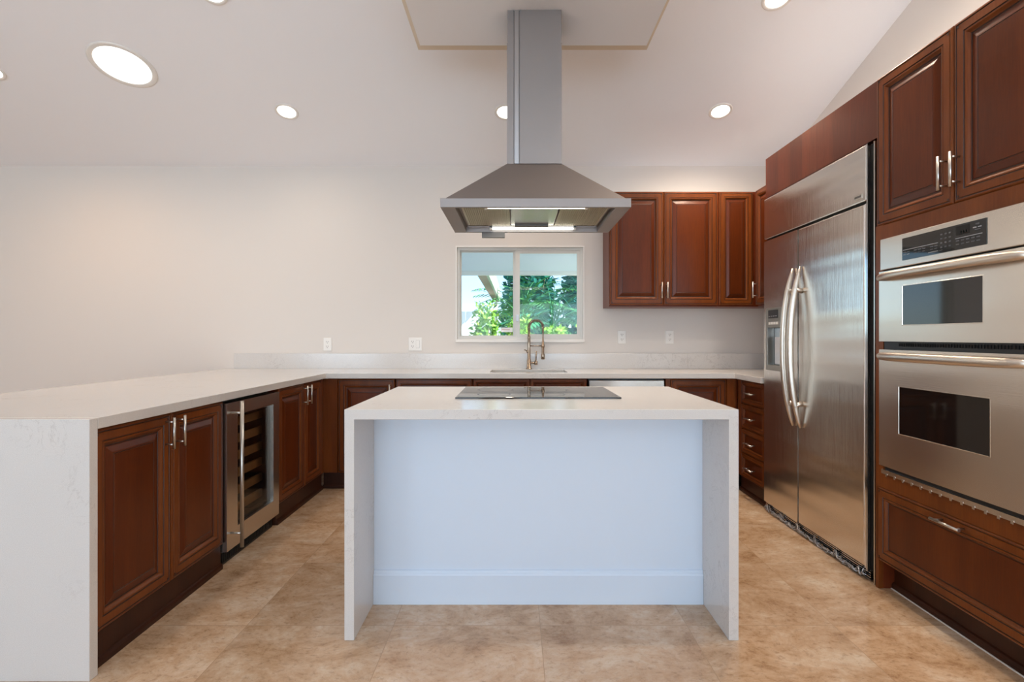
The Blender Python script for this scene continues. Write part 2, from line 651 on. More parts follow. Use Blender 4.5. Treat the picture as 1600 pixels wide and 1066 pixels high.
def bar_handle(parent, c, length, vertical, y0=0.0):
    """c = (u, v) centre on the face"""
    h = MB()
    off = y0 - .036
    s = length * .36
    u, v = c
    if vertical:
        h.tube([(u, off, v - length / 2), (u, off, v + length / 2)], .0062, 12, M['nickel'])
        for k in (-s, s):
            h.tube([(u, y0 + .001, v + k), (u, off, v + k)], .0042, 10, M['nickel'])
    else:
        h.tube([(u - length / 2, off, v), (u + length / 2, off, v)], .0062, 12, M['nickel'])
        for k in (-s, s):
            h.tube([(u + k, y0 + .001, v), (u + k, off, v)], .0042, 10, M['nickel'])
    return h.build('handle', None, parent)


def front(parent, name, u0, u1, v0, v1, handle=None, s=1.0, raised=True):
    """framed door or drawer front; y=0 is the foremost plane; s scales the moulding"""
    d = MB()
    P = [(0, .022), (0, .005), (.004, .0015), (.007, 0), (.011, 0), (.0125, .0028, G), (.0155, .0028, G), (.017, 0), (.046, 0), (.0475, .0028, G), (.0505, .0028, G), (.052, .0006),
         (.057, .001), (.061, .0045), (.066, .0105), (.0685, .0115)]
    d.rings(u0, u1, v0, v1, [(p[0] * s if i > 1 else 0,) + p[1:] for i, p in enumerate(P)], False, base=W)
    for cu, cv in ((u0 + .022 * s, v0 + .022 * s), (u1 - .022 * s, v0 + .022 * s), (u0 + .022 * s, v1 - .022 * s), (u1 - .022 * s, v1 - .022 * s)):
        d.lathe([(.0001, 0), (.0035 * s, .0), (.0035 * s, .003)], (0, 0, 0), 8, W) if False else None
        d.box(cu - .004 * s, cu + .004 * s, -.0015, .002, cv - .004 * s, cv + .004 * s, G)
    do = d.build(name, None, parent)
    p = MB()
    i0 = .0685 * s
    if raised:
        Q = [(0, .0115), (.001, .0135, G), (.006 * s, .0135, G), (.008 * s, .0115), (.030 * s, .0050), (.036 * s, .0042), (.0375 * s, .0055, G), (.0395 * s, .0055, G), (.041 * s, .0035)]
    else:
        Q = [(0, .0115), (.001, .0135, G), (.005 * s, .0135, G), (.006 * s, .012)]
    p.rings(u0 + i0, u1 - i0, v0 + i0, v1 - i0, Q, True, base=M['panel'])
    p.build('panel', None, do)
    if handle:
        kind, hu, hv, L = handle
        bar_handle(do, (hu, hv), L, kind == 'v')
    return do


def box_body(parent, u0, u1, d0, d1, v0, v1, m=None, name='body', bev=.0015):
    return MB().box(u0, u1, d0, d1, v0, v1, m or M['veneer']).build(name, None, parent, bev)


def plinth(parent, u0, u1, recess, depth, h, shoe=True):
    p = MB().box(u0, u1, recess, depth, 0, h, M['wood_dark'])
    if shoe:
        p.prism([(recess, 0), (recess - .013, 0), (recess - .013, .018), (recess - .008, .028), (recess, .032)], u0, u1, 'x', M['wood_dark'])
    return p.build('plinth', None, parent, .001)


L90, R90 = PI / 2, -PI / 2
XLF, YBF, XRF = -1.508, 4.182, 1.742      # faces of the three base runs
ZT = .868                                    # top of the base fronts
ZB = .130

# --- peninsula units (origin at the near end, u runs away from the camera)
c = empty('base_cabinet', (XLF, 1.892, 0), L90, 'two-door cherry base cabinet between the quartz waterfall end and the wine cooler', 'cabinet')
box_body(c, 0, .855, .022, .60, .125, .872)
front(c, 'door', .003, .436, ZB, ZT, ('v', .436 - .035, .785, .135))
front(c, 'door', .440, .852, ZB, ZT, ('v', .440 + .035, .785, .135))
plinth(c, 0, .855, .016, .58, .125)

c = empty('base_cabinet', (XLF, 3.380, 0), L90, 'two-door cherry base cabinet between the wine cooler and the inner corner', 'cabinet')
box_body(c, 0, .80, .022, .60, .125, .872)
front(c, 'door', .003, .425, ZB, ZT, ('v', .425 - .035, .785, .135))
front(c, 'door', .429, .755, ZB, ZT, ('v', .429 + .035, .785, .135))
MB().box(.757, .80, .004, .022, ZB, ZT, W).build('corner_filler', None, c)
plinth(c, 0, .80, .016, .58, .125)

# --- wine cooler
c = empty('wine_cooler', (XLF, 2.752, 0), L90, 'under-counter wine cooler with stainless glass door and long bar handle', 'wine cooler')
b_ = MB()
b_.box(.01, .03, .05, .58, .10, .855, M['liner']); b_.box(.582, .602, .05, .58, .10, .855, M['liner'])
b_.box(.03, .582, .56, .58, .10, .855, M['liner']); b_.box(.03, .582, .05, .56, .835, .855, M['liner'])
b_.box(.03, .582, .05, .56, .10, .125, M['liner'])
b_.build('cabinet_shell', None, c)
d = MB()
du0, du1, dz0, dz1 = .004, .612, .082, .853
gu0, gu1, gz0, gz1 = .112, .535, .185, .783
d.box(du0, gu0, -.012, .045, dz0, dz1); d.box(gu1, du1, -.012, .045, dz0, dz1)
d.box(gu0, gu1, -.012, .045, dz0, gz0); d.box(gu0, gu1, -.012, .045, gz1, dz1)
dr = d.build('door', M['steel'], c)
MB().box(gu0, gu1, .006, .012, gz0, gz1, M['coolerglass']).build('glass', None, dr)
gk = MB()
for x0, x1, z0, z1 in ((gu0, gu0 + .012, gz0, gz1), (gu1 - .03, gu1, gz0, gz1), (gu0, gu1, gz0, gz0 + .012), (gu0, gu1, gz1 - .014, gz1)):
    gk.box(x0, x1, .013, .04, z0, z1, M['black'])
gk.build('gasket', None, dr)
h = MB()
h.tube([(.052, -.066, .092), (.052, -.066, .862)], .0095, 14, M['nickel'])
for z in (.165, .80):
    h.tube([(.052, -.012, z), (.052, -.066, z)], .006, 10, M['nickel'])
h.build('handle', None, dr)
for k in range(6):
    z = .205 + k * .098
    MB().box(.04, .575, .075, .092, z, z + .048, M['shelf']).box(.04, .575, .092, .5, z + .012, z + .02, M['gap']).build('shelf', None, c, .002)
g = MB()
g.box(.006, .61, .03, .055, 0, .078, M['black'])
for k in range(30):
    g.box(.03 + k * .0185, .041 + k * .0185, .026, .030, .012, .066, M['gap'])
g.build('toe_grille', None, c)

# --- back run (u = x)
c = empty('base_cabinet', (-1.480, YBF, 0), 0, 'cherry corner base cabinet with one door on the back run, nearest the wine cooler', 'cabinet')
box_body(c, 0, .533, .022, .59, .125, .872)
MB().box(-.049, .078, .004, .022, ZB, ZT, W).build('corner_filler', None, c)
front(c, 'door', .081, .531, ZB, ZT, ('v', .498, .76, .135))
plinth(c, -.04, .533, .03, .58, .125)

c = empty('drawer_cabinet', (-.943, YBF, 0), 0, 'wide cherry drawer base behind the island, next to the sink cabinet', 'cabinet')
box_body(c, 0, .607, .022, .59, .125, .872)
for v0, v1 in ((.64, ZT), (.39, .636), (ZB, .386)):
    front(c, 'drawer', .003, .604, v0, v1, ('h', .303, v1 - .1, .16), .7, False)
plinth(c, 0, .607, .03, .58, .125)

c = empty('sink_cabinet', (-.334, YBF, 0), 0, 'cherry sink base cabinet with two false drawer fronts below the faucet', 'cabinet')
b_ = MB()
b_.box(0, .018, .022, .59, .125, .872, M['veneer']); b_.box(.884, .902, .022, .59, .125, .872, M['veneer'])
b_.box(.018, .884, .022, .59, .125, .145, M['veneer']); b_.box(.018, .884, .022, .04, .84, .872, M['veneer'])
b_.box(.440, .462, .022, .04, .145, .84, M['veneer'])
b_.build('body', None, c)
for u0, u1 in ((.003, .449), (.453, .899)):
    front(c, 'false_drawer', u0, u1, .715, ZT, None, .45, True)
    front(c, 'door', u0, u1, ZB, .711, ('v', .41 if u0 < .1 else .49, .62, .135))
plinth(c, 0, .902, .03, .58, .125)

c = empty('dishwasher', (.572, YBF, 0), 0, 'stainless steel dishwasher behind the island, beside the sink cabinet', 'dishwasher')
MB().box(.008, .604, .03, .58, .02, .866, M['black']).build('body', None, c)
d_ = MB().box(.010, .602, -.004, .028, .11, .858, M['steel']).build('door', None, c, .004)
hh = MB().tube([(.06, -.045, .70), (.55, -.045, .70)], .011, 12, M['nickel'])
for u in (.1, .51):
    hh.tube([(u, -.004, .70), (u, -.045, .70)], .007, 10, M['nickel'])
hh.build('handle', None, d_)
MB().box(.012, .60, .02, .03, .01, .10, M['black']).build('toe_kick', None, c)

c = empty('base_cabinet', (1.186, YBF, 0), 0, 'cherry corner base cabinet with one door on the back run, beside the dishwasher', 'cabinet')
box_body(c, 0, .575, .022, .59, .125, .872)
MB().box(0, .036, .004, .022, ZB, ZT, W).build('filler_strip', None, c)
MB().box(.482, .552, .004, .022, ZB, ZT, W).build('corner_filler', None, c)
front(c, 'door', .039, .479, ZB, ZT, ('v', .446, .40, .135))
plinth(c, 0, .575, .03, .58, .125)

# --- right run drawers (origin at the far end, u runs toward the camera)
c = empty('drawer_cabinet', (XRF, 4.165, 0), R90, 'narrow cherry stack of four drawers tucked beside the refrigerator', 'cabinet')
box_body(c, 0, .452, .022, .60, .125, .872)
MB().box(.0, .062, .004, .022, ZB, ZT, W).build('corner_filler', None, c)
for v0, v1 in ((.690, ZT), (.500, .686), (.315, .496), (ZB, .311)):
    front(c, 'drawer', .065, .450, v0, v1, ('h', .258, (v0 + v1) / 2, .13), .62, False)
plinth(c, 0, .452, .03, .58, .125)

# --- worktop with waterfall end
def inside(x, y):
    if .0 < 0:
        return False
    if -0.205 < x < .425 and 4.27 < y < 4.635:
        return False
    if x < -1.483:
        return True
    if y > 4.15:
        return True
    return x > 1.715 and y > 3.712


ct = empty('countertop', (0, 0, 0), 0, 'continuous white quartz countertop around three sides with a waterfall end', 'countertop')
MB().slab([-2.61, -1.483, -.205, .425, 1.715, 2.378], [1.8885, 3.712, 4.15, 4.27, 4.635, 4.788], .874, .914, inside, M['quartz']).build('worktop', None, ct, .002)
MB().box(-2.61, -1.483, 1.85, 1.888, 0, .914, M['quartz']).build('waterfall_panel', None, ct, .002)
bs = MB().box(-2.527, 1.55, 4.770, 4.788, .9142, 1.05, M['quartz']).box(1.5505, 2.375, 4.770, 4.788, .9142, 1.05, M['quartz']).build('backsplash', None, None, .001)
tag(bs, 'low white quartz backsplash along the back wall', 'backsplash')

# --- sink and faucet
s = MB()
x0, x1, y0, y1 = -.215, .435, 4.26, 4.645
s.slab([x0, x0 + .018, x1 - .018, x1], [y0, y0 + .018, y1 - .018, y1], .868, .8735, lambda x, y: not (x0 + .018 < x < x1 - .018 and y0 + .018 < y < y1 - .018), M['steel'])
i = .018
for a in ((x0 + i - .004, x0 + i, y0 + i, y1 - i), (x1 - i, x1 - i + .004, y0 + i, y1 - i), (x0 + i, x1 - i, y0 + i - .004, y0 + i), (x0 + i, x1 - i, y1 - i, y1 - i + .004)):
    s.box(*a, .66, .872, M['steel'])
s.box(x0 + i, x1 - i, y0 + i, y1 - i, .655, .66, M['steel'])
so = s.build('sink')
tag(so, 'undermount stainless steel sink set in the countertop below the window', 'sink')

FX, FY = .122, 4.695
fz = .9142
fc = empty('faucet', (FX, FY, fz), 0, 'tall nickel spring faucet standing behind the sink', 'faucet')
B = M['bronze']
MB().lathe([(.026, 0), (.026, .008), (.019, .012), (.0175, .085), (.014, .09), (.0125, .27), (.014, .275), (.014, .29)], (0, 0, 0), 24, B, True, True, True).build('post', None, fc)
# spring hose arc, from the post top over to the spray head
arc = []
R = .062
for k in range(8):
    arc.append(Vector((0, 0, .285 + k * .012)))
for k in range(1, 17):
    a = PI - PI * k / 16 * .96
    arc.append(Vector((R + R * math.cos(a), -.0 * k, .37 + R * 1.0 * math.sin(a))))
MB().tube(arc, .0065, 10, M['black']).build('hose', None, fc)
# helix around the arc
path = []
dense = []
for a_, c_ in zip(arc, arc[1:]):
    for k in range(10):
        dense.append(a_.lerp(c_, k / 10))
for k, p in enumerate(dense):
    t = (dense[min(k + 1, len(dense) - 1)] - dense[max(k - 1, 0)]).normalized()
    n_ = Vector((0, 1, 0))
    b2 = t.cross(n_)
    a = k * .75
    path.append(p + (n_ * math.cos(a) + b2 * math.sin(a)) * .0115)
MB().tube(path, .0032, 6, B).build('spring', None, fc)
e = arc[-1]
MB().lathe([(.011, 0), (.011, -.02), (.008, -.025), (.0075, -.13), (.011, -.135), (.012, -.24), (.016, -.25), (.017, -.288), (.012, -.292)], e, 20, B, True, True, True).build('spray_head', None, fc)
MB().tube([(0, 0, .205), (e.x, 0, .205)], .0048, 10, B).tube([(e.x, 0, .192), (e.x, 0, .218)], .015, 14, B).build('support_arm', None, fc)
MB().tube([(0, 0, .055), (.062, 0, .055)], .0105, 12, B).tube([(.062, 0, .038), (.062, 0, .073)], .014, 14, B).tube([(.062, 0, .07), (.066, 0, .16)], .006, 10, B).build('spout', None, fc)
MB().tube([(0, 0, .155), (-.022, 0, .155)], .012, 14, B).tube([(-.018, 0, .158), (-.03, -.02, .168), (-.042, -.04, .172)], .0045, 8, B).build('lever', None, fc)

# --- outlets
def outlet(x, z, label, gang=1):
    o = empty('wall_outlet', (x, YB - .001, z), 0, label, 'outlet', )
    wd = .037 * (1 if gang == 1 else 1.62)
    MB().box(-wd, wd, -.006, 0, -.059, .059, M['plate']).build('cover_plate', None, o, .003)
    xs_ = [0] if gang == 1 else [-.023]
    for cx in xs_:
        for cz in (-.021, .021):
            r = MB()
            r.box(cx - .016, cx + .016, -.009, -.006, cz - .014, cz + .014, M['plate'])
            r.box(cx - .009, cx - .006, -.0095, -.009, cz - .002, cz + .009, M['slot'])
            r.box(cx + .006, cx + .009, -.0095, -.009, cz - .002, cz + .009, M['slot'])
            r.box(cx - .0025, cx + .0025, -.0095, -.009, cz - .011, cz - .006, M['slot'])
            r.build('socket', None, o)
    if gang == 2:
        MB().box(.008, .038, -.010, -.006, -.034, .034, M['plate']).box(.007, .039, -.0065, -.006, -.035, .035, M['slot']).build('rocker_switch', None, o, .001)
    return o


outlet(-1.691, 1.132, 'single white duplex outlet above the backsplash at the peninsula end')
outlet(-.900, 1.134, 'double-gang white outlet and rocker switch plate beside the window', 2)
outlet(.961, 1.197, 'white duplex outlet under the wall cabinets, nearer the window')
outlet(1.392, 1.197, 'white duplex outlet under the wall cabinets, nearer the refrigerator')

# ------------------------------------------------------------------ wall cabinets
UZ0, UZ1 = 1.455, 2.425
YU = 4.46
c = empty('wall_cabinet', (.79, YU, UZ0), 0, 'two-door cherry wall cabinet hung beside the window', 'cabinet')
box_body(c, 0, .915, .022, .325, 0, .97)
MB().box(.02, .895, .04, .32, .9702, .974, M['board']).build('bounce_board', None, c)  # unseen reflector sheet, added on each wall cabinet to brighten the wall above
front(c, 'door', .004, .456, .012, .962, ('v', .456 - .022, .135, .135))
front(c, 'door', .460, .912, .012, .962, ('v', .460 + .022, .135, .135))
c = empty('wall_cabinet', (1.707, YU, UZ0), 0, 'narrow single-door cherry wall cabinet in the corner', 'cabinet')
box_body(c, 0, .66, .022, .325, 0, .97)
MB().box(.02, .64, .04, .32, .9702, .974, M['board']).build('bounce_board', None, c)
front(c, 'door', .006, .290, .012, .962, None, .85)
c = empty('wall_cabinet', (2.003, 4.455, UZ0), R90, 'cherry wall cabinet on the side wall, half hidden behind the refrigerator panel', 'cabinet')
box_body(c, 0.022, .735, .022, .37, 0, .97)
MB().box(.04, .72, .04, .36, .9702, .974, M['board']).build('bounce_board', None, c)
front(c, 'door', .024, .375, .012, .962, ('v', .06, .135, .135), .9)
front(c, 'door', .379, .733, .012, .962, None, .9)

# ------------------------------------------------------------------ refrigerator and its surround
c = empty('refrigerator_surround', (1.75, 3.71, 0), R90, 'dark cherry veneer panel and gable framing the refrigerator', 'cabinet panel')
MB().box(.0, .018, .0, .625, 0, 2.44, M['veneer']).build('gable', None, c)
f_ = MB()
us = [0.018, .17, .33, .47, .62, .78, .94, 1.15]
vm = []
for k, (cc) in enumerate(((98, 44, 24), (110, 52, 28), (100, 46, 25), (116, 56, 30), (106, 50, 27), (96, 44, 24), (88, 40, 22))):
    vm.append(wood('veneer_strip_%d' % k, srgb(*[x * .94 for x in cc]), srgb(*cc), srgb(*[x * 1.05 for x in cc]), .35))
for k in range(7):
    f_.box(us[k], us[k + 1], .0, .02, 2.165, 2.44, vm[k])
f_.box(.018, 1.15, .02, .625, 2.42, 2.44, M['veneer'])
f_.build('top_panel', None, c)
MB().box(.03, 1.14, .04, .61, 2.4402, 2.444, M['board']).build('bounce_board', None, c)  # added reflector above the surround, bounces light up the side wall

RF = 1.728
c = empty('refrigerator', (RF, 3.690, 0), R90, 'built-in side-by-side stainless steel refrigerator with curved handles', 'refrigerator')
SV = M['steel_v']
MB().box(.004, 1.122, .052, .63, .04, 2.15, M['black']).build('body', None, c)
DZ0, DZ1 = .065, 1.858
fd = MB()
pu0, pu1, pz0, pz1 = .035, .262, .975, 1.395
for a in ((.002, pu0, DZ0, DZ1), (pu1, .438, DZ0, DZ1), (pu0, pu1, DZ0, pz0), (pu0, pu1, pz1, DZ1)):
    fd.box(a[0], a[1], 0, .05, a[2], a[3], SV)
fz_ = fd.build('freezer_door', None, c)
rd = MB().box(.446, 1.060, 0, .05, DZ0, DZ1, SV).build('refrigerator_door', None, c, .007, 3)
MB().box(1.0605, 1.072, .002, .05, DZ0, DZ1, M['chrome']).build('edge_trim', None, rd)
gp = MB().box(.002, 1.072, 0, .05, 1.872, 2.15, SV).build('top_grille_panel', None, c, .006, 3)
np_ = MB().box(.985, 1.045, -.003, 0, 1.893, 1.915, M['nickel']).box(.990, 1.040, -.0036, -.003, 1.899, 1.909, M['hoodgrey'])
np_.build('nameplate', None, gp)
# dispenser
dp = MB()
dp.box(pu0, pu0 + .022, -.004, .045, pz0, pz1, M['disp']); dp.box(pu1 - .022, pu1, -.004, .045, pz0, pz1, M['disp'])
dp.box(pu0 + .022, pu1 - .022, -.004, .045, pz0, pz0 + .035, M['disp']); dp.box(pu0 + .022, pu1 - .022, -.004, .045, 1.262, pz1, M['disp'])
dp.box(pu0 + .022, pu1 - .022, .045, .05, pz0 + .035, 1.262, M['chrome'])
dpo = dp.build('dispenser', None, fz_, .002)
cp_ = MB().box(.075, .205, -.006, -.004, 1.325, 1.380, M['blackglass'])
for k in range(4):
    cp_.box(.078 + k * .034, .104 + k * .034, -.006, -.004, 1.283, 1.300, M['plate'])
    cp_.box(.080 + k * .031, .100 + k * .031, -.0065, -.006, 1.337, 1.341, M['greymark'])
cp_.build('control_panel', None, fz_)
MB().box(.115, .185, .02, .03, 1.02, 1.2, M['chrome']).build('paddle', None, fz_)


def fridge_handle(parent, u):
    h = MB()
    zc, H2 = 1.137, .487
    pts, rr = [], []
    N = 28
    for k in range(N + 1):
        t = -1 + 2 * k / N
        bow = (1 - abs(t) ** 2.3)
        pts.append((u, -.008 - .062 * bow, zc + H2 * t))
        rr.append(.0055 + .0135 * (1 - abs(t) ** 5))
    h.tube(pts, rr, 16, M['satin'], (1.0, .8))
    for sgn in (-1, 1):
        z = zc + sgn * H2 * .70
        h.tube([(u, 0, z), (u, -.02, z + sgn * .004), (u, -.047, z + sgn * .02)], [.016, .012, .013], 14, M['satin'])
    return h.build('handle', None, parent)


fridge_handle(fz_, .400)
fridge_handle(rd, .486)
tg = MB()
tg.box(.01, 1.07, .06, .08, .0, .06, M['gap'])
for k in range(5):
    tg.box(.004, 1.085, .015, .06, .006 + k * .011, .010 + k * .011, M['chrome'])
tg.build('toe_grille', None, c)
rng = random.Random(3)
for k in range(4):
    fm = MB()
    pts = [(.012 + j * .0118 + rng.uniform(-.012, .012), .004 + rng.uniform(-.012, .008), .006 + rng.uniform(0, .05 if j % 17 in (0, 1, 2) or j < 6 or j > 84 else .022)) for j in range(90)]
    fm.tube(pts, .0028, 5, M['film'])
    fm.build('protective_film', None, c)
# metal jamb between the refrigerator and the oven tower
jt = MB().box(1.078, 1.084, .0, .05, .05, 2.15, M['chrome']).box(1.084, 1.112, .03, .05, .0, 2.15, M['gap']).box(1.112, 1.120, .012, .05, .0, 2.15, M['nickel'])
jt.build('side_jamb', None, c)

# ------------------------------------------------------------------ oven tower
c = empty('oven_tower', (1.735, 2.556, 0), R90, 'tall cherry oven cabinet with two upper doors and a bottom drawer', 'cabinet')
TW = .90
b_ = MB()
V_ = M['veneer']
b_.box(0, .02, .022, .625, 0, 2.44, V_); b_.box(TW - .02, TW, .022, .625, 0, 2.44, V_)
b_.box(.02, TW - .02, .022, .625, 1.665, 2.44, V_)
b_.box(.02, TW - .02, .022, .625, .128, .548, V_)
b_.build('body', None, c, .001)
MB().box(.02, TW - .02, .04, .61, 2.4402, 2.444, M['board']).build('bounce_board', None, c)  # added reflector on the tower top, out of view
ff = MB()
ff.box(0, .052, .0, .022, .0 + .49, 1.73, W); ff.box(.815, TW, .0, .022, .49, 1.73, W)
ff.box(.052, .815, .0, .022, 1.662, 1.727, W); ff.box(.052, .815, .0, .022, .49, .556, W)
ff.build('face_frame', None, c)
front(c, 'door', .003, .449, 1.729, 2.436, ('v', .449 - .028, 1.857, .137), 1.0)
front(c, 'door', .453, .897, 1.729, 2.436, ('v', .453 + .028, 1.857, .137), 1.0)
front(c, 'drawer', .003, .897, .136, .488, ('h', .450, .458, .145), .95, False)
pl = MB().box(0.0, .02, .0, .0225, 0, .49, W).box(.02, TW - .02, .075, .60, 0, .128, M['wood_dark'])
pl.prism([(.075, 0), (.062, 0), (.062, .018), (.067, .028), (.075, .032)], .02, TW - .02, 'x', M['wood_dark'])
pl.build('plinth', None, c)
MB().box(.022, TW - .02, .056, .0615, .0003, .003, M['trim']).build('caulk_line', None, c)

# ------------------------------------------------------------------ double oven
ov = empty('double_oven', (1.735, 2.501, 0), R90, 'stainless steel double wall oven built into the cherry tower', 'oven')
OW = .756
SO = M['steel_oven']
MB().box(.004, OW - .004, .024, .55, .562, 1.654, M['gap']).build('body', None, ov)
cpn = MB().box(0, OW, -.018, .022, 1.512, 1.658, SO).build('control_fascia', None, ov, .004)
pb = MB()
q0, q1, qz0, qz1 = .147, .568, 1.539, 1.636
pb.box(q0, q1, -.0205, -.018, qz0, qz1, M['blackglass'])
yy0, yy1 = -.0212, -.0205
def pm(u0, u1, z0, z1, m):
    pb.box(q0 + u0, q0 + u1, yy0, yy1, qz0 + z0, qz0 + z1, m)
pm(.006, .200, .043, .0455, M['greymark']); pm(.285, .405, .043, .0455, M['greymark'])
for k, u in enumerate((.008, .030, .070, .094, .118, .160, .182)):
    pm(u, u + .016, .032, .036, M['greymark_dim']); pm(u, u + .014, .022, .0245, M['greymark'] if k < 2 else M['greymark_dim'])
pm(.070, .122, .036, .038, M['greymark_dim'])
for r_ in range(4):
    for k in range(3):
        pm(.212 + k * .021, .222 + k * .021, .020 + r_ * .017, .026 + r_ * .017, M['greymark_dim'])
for k in range(5):
    pm(.288 + k * .023, .303 + k * .023, .032, .037, M['greymark_dim']); pm(.288 + k * .023, .303 + k * .023, .019, .023, M['greymark_dim'])
pm(.365, .380, .069, .073, M['greymark']); pm(.386, .401, .069, .073, M['greymark']); pm(.376, .392, .080, .086, M['greymark_dim'])
pm(.372, .398, .061, .064, M['greymark_dim'])
pm(.287, .350, .055, .090, M['gap'])
for u in (.310, .322, .333):
    pm(u, u + .006, .060, .070, M['teal'])
pm(.150, .200, .010, .0125, M['greymark']); pm(.207, .222, .010, .0125, M['greymark_dim'])
pb.build('control_panel', None, cpn)


def oven_door(z0, z1, w0, w1, wz0, wz1):
    d = MB()
    for a in ((0, w0, z0, z1), (w1, OW, z0, z1), (w0, w1, z0, wz0), (w0, w1, wz1, z1)):
        d.box(a[0], a[1], -.022, .022, a[2], a[3], SO)
    do = d.build('oven_door', None, ov)
    g_ = MB()
    g_.rings(w0 - .003, w1 + .003, wz0 - .003, wz1 + .003, [(0, -.0221), (.001, -.0228), (.003, -.0228), (.004, -.021)], False, base=SO)
    g_.box(w0 - .0, w1 + .0, -.021, .018, wz0, wz1, M['ovenglass'])
    g_.build('oven_window', None, do)
    hz = z1 - .030
    pts, rr = [], []
    N = 30
    for k in range(N + 1):
        t = -1 + 2 * k / N
        bow = (1 - abs(t) ** 6)
        pts.append((OW / 2 + .368 * t, -.030 - .038 * bow - .006 * (1 - t * t), hz))
        rr.append(.013 + .006 * (1 - abs(t) ** 8))
    MB().tube(pts, rr, 16, M['satin'], (.75, 1.0)).build('handle', None, do)


oven_door(1.180, 1.505, .151, .555, 1.254, 1.426)
oven_door(.600, 1.142, .128, .584, .768, .978)
vt = MB().box(.004, OW - .004, .0, .022, 1.143, 1.179, M['black'])
for k in range(46):
    vt.box(.10 + k * .0135, .107 + k * .0135, -.003, .0, 1.158, 1.172, M['gap'])
vt.build('vent_strip', None, ov)
bt = MB().box(0, OW, -.012, .022, .560, .580, SO).box(.01, OW - .01, .0, .02, .5805, .599, M['black'])
for k in range(14):
    bt.box(.03 + k * .052, .042 + k * .052, -.0135, -.012, .552, .566, M['steel'])
bt.build('bottom_vent_trim', None, ov)

# ------------------------------------------------------------------ island
IX0, IX1, IY0, IY1 = -.676, .884, 2.100, 3.062
c = empty('kitchen_island', ((IX0 + IX1) / 2, (IY0 + IY1) / 2, 0), 0, 'kitchen island with white quartz waterfall top and plain white panel', 'kitchen island')
ix, iy = (IX1 - IX0) / 2, (IY1 - IY0) / 2
wt = MB()
wt.prism([(-ix, 0), (-ix, .914), (ix, .914), (ix, 0), (ix - .039, 0), (ix - .039, .874), (-ix + .039, .874), (-ix + .039, 0)], -iy, iy, 'y', M['quartz'])
wt.build('waterfall_top', None, c, .002)
py = 2.395 - (IY0 + IY1) / 2
MB().box(-ix + .0395, ix - .0395, py, iy - .06, 0, .8735, M['white']).build('body', None, c)
bb = MB()
bb.prism([(py, 0), (py - .014, 0), (py - .014, .130), (py - .011, .137), (py - .008, .140), (py - .006, .150), (py, .152)], -ix + .040, ix - .040, 'x', M['white'])
bb.build('baseboard', None, c)
# cooktop
ck = empty('cooktop', (.107, 2.705, .9142), 0, 'black glass electric cooktop set into the island top', 'cooktop')
MB().box(-.385, .385, -.248, .262, 0, .007, M['blackglass']).build('glass_surface', None, ck, .002)
rg = MB()
for (cx, cy, r) in ((-.21, .10, .09), (-.21, -.12, .075), (.06, .1, .105), (.05, -.12, .08)):
    rg.lathe([(r, .0071), (r + .003, .0073), (r + .006, .0071)], (cx, cy, 0), 48, M['greymark_dim'])
rg.build('burner_ring', None, ck)
kn = MB()
for k in range(3):
    pass
kn.box(.26, .34, -.2, .2, .0069, .0072, M['blackglass']).build('touch_panel', None, ck)

# ------------------------------------------------------------------ range hood
HX0, HX1, HY0, HY1, HZ = -.359, .555, 2.54, 3.17, 1.822
hc, hy = (HX0 + HX1) / 2, (HY0 + HY1) / 2
c = empty('range_hood', (hc, hy, HZ), 0, 'stainless steel chimney range hood hanging over the island cooktop', 'range hood')
hx, hd = (HX1 - HX0) / 2, (HY1 - HY0) / 2
SH = M['steel_hood']
cn = MB()
lip = .042
cw, cd = .140, .128
zt = .268
# outer skin: lip + pyramid, inner skin is the open underside
def ring_(a, b2, z):
    return [cn.bm.verts.new(p) for p in ((-a, -b2, z), (a, -b2, z), (a, b2, z), (-a, b2, z))]
k0 = cn.mi(SH)
rgs = [ring_(hx - .072, hd - .025, .035), ring_(hx - .070, hd - .022, .0), ring_(hx, hd, .0), ring_(hx, hd, lip), ring_(hx - .022, hd - .016, lip + .004), ring_(cw, cd, zt)]
for a, b2 in zip(rgs, rgs[1:]):
    for j in range(4):
        cn.bm.faces.new([a[j], a[(j + 1) % 4], b2[(j + 1) % 4], b2[j]])
cn.bm.faces.new(rgs[-1])
cn.bm.faces.new(rgs[0][::-1])
cno = cn.build('canopy', SH, c, .0015)
zc1 = sz - HZ
def chimney(name, g, z0, z1):
    """chimney section with the two vertical seams of its lapped front sheet"""
    w_, d_ = cw - g, cd - g
    o_ = MB().prism([(-w_, -d_), (-.107, -d_), (-.107, -d_ + .008), (-.074, -d_ + .008), (-.074, -d_ - .004), (w_, -d_ - .004), (w_, d_), (-w_, d_)], z0, z1, 'z', SH).build(name, None, c)
    MB().box(-.101, -.080, -d_ - .003, -d_ + .0075, z0 + .0005, z1 - .0005, M['seam']).build('seam_strip', None, o_)
chimney('chimney', 0, zt, zc1 - .17)
chimney('chimney_extension', .002, zc1 - .17, zc1)
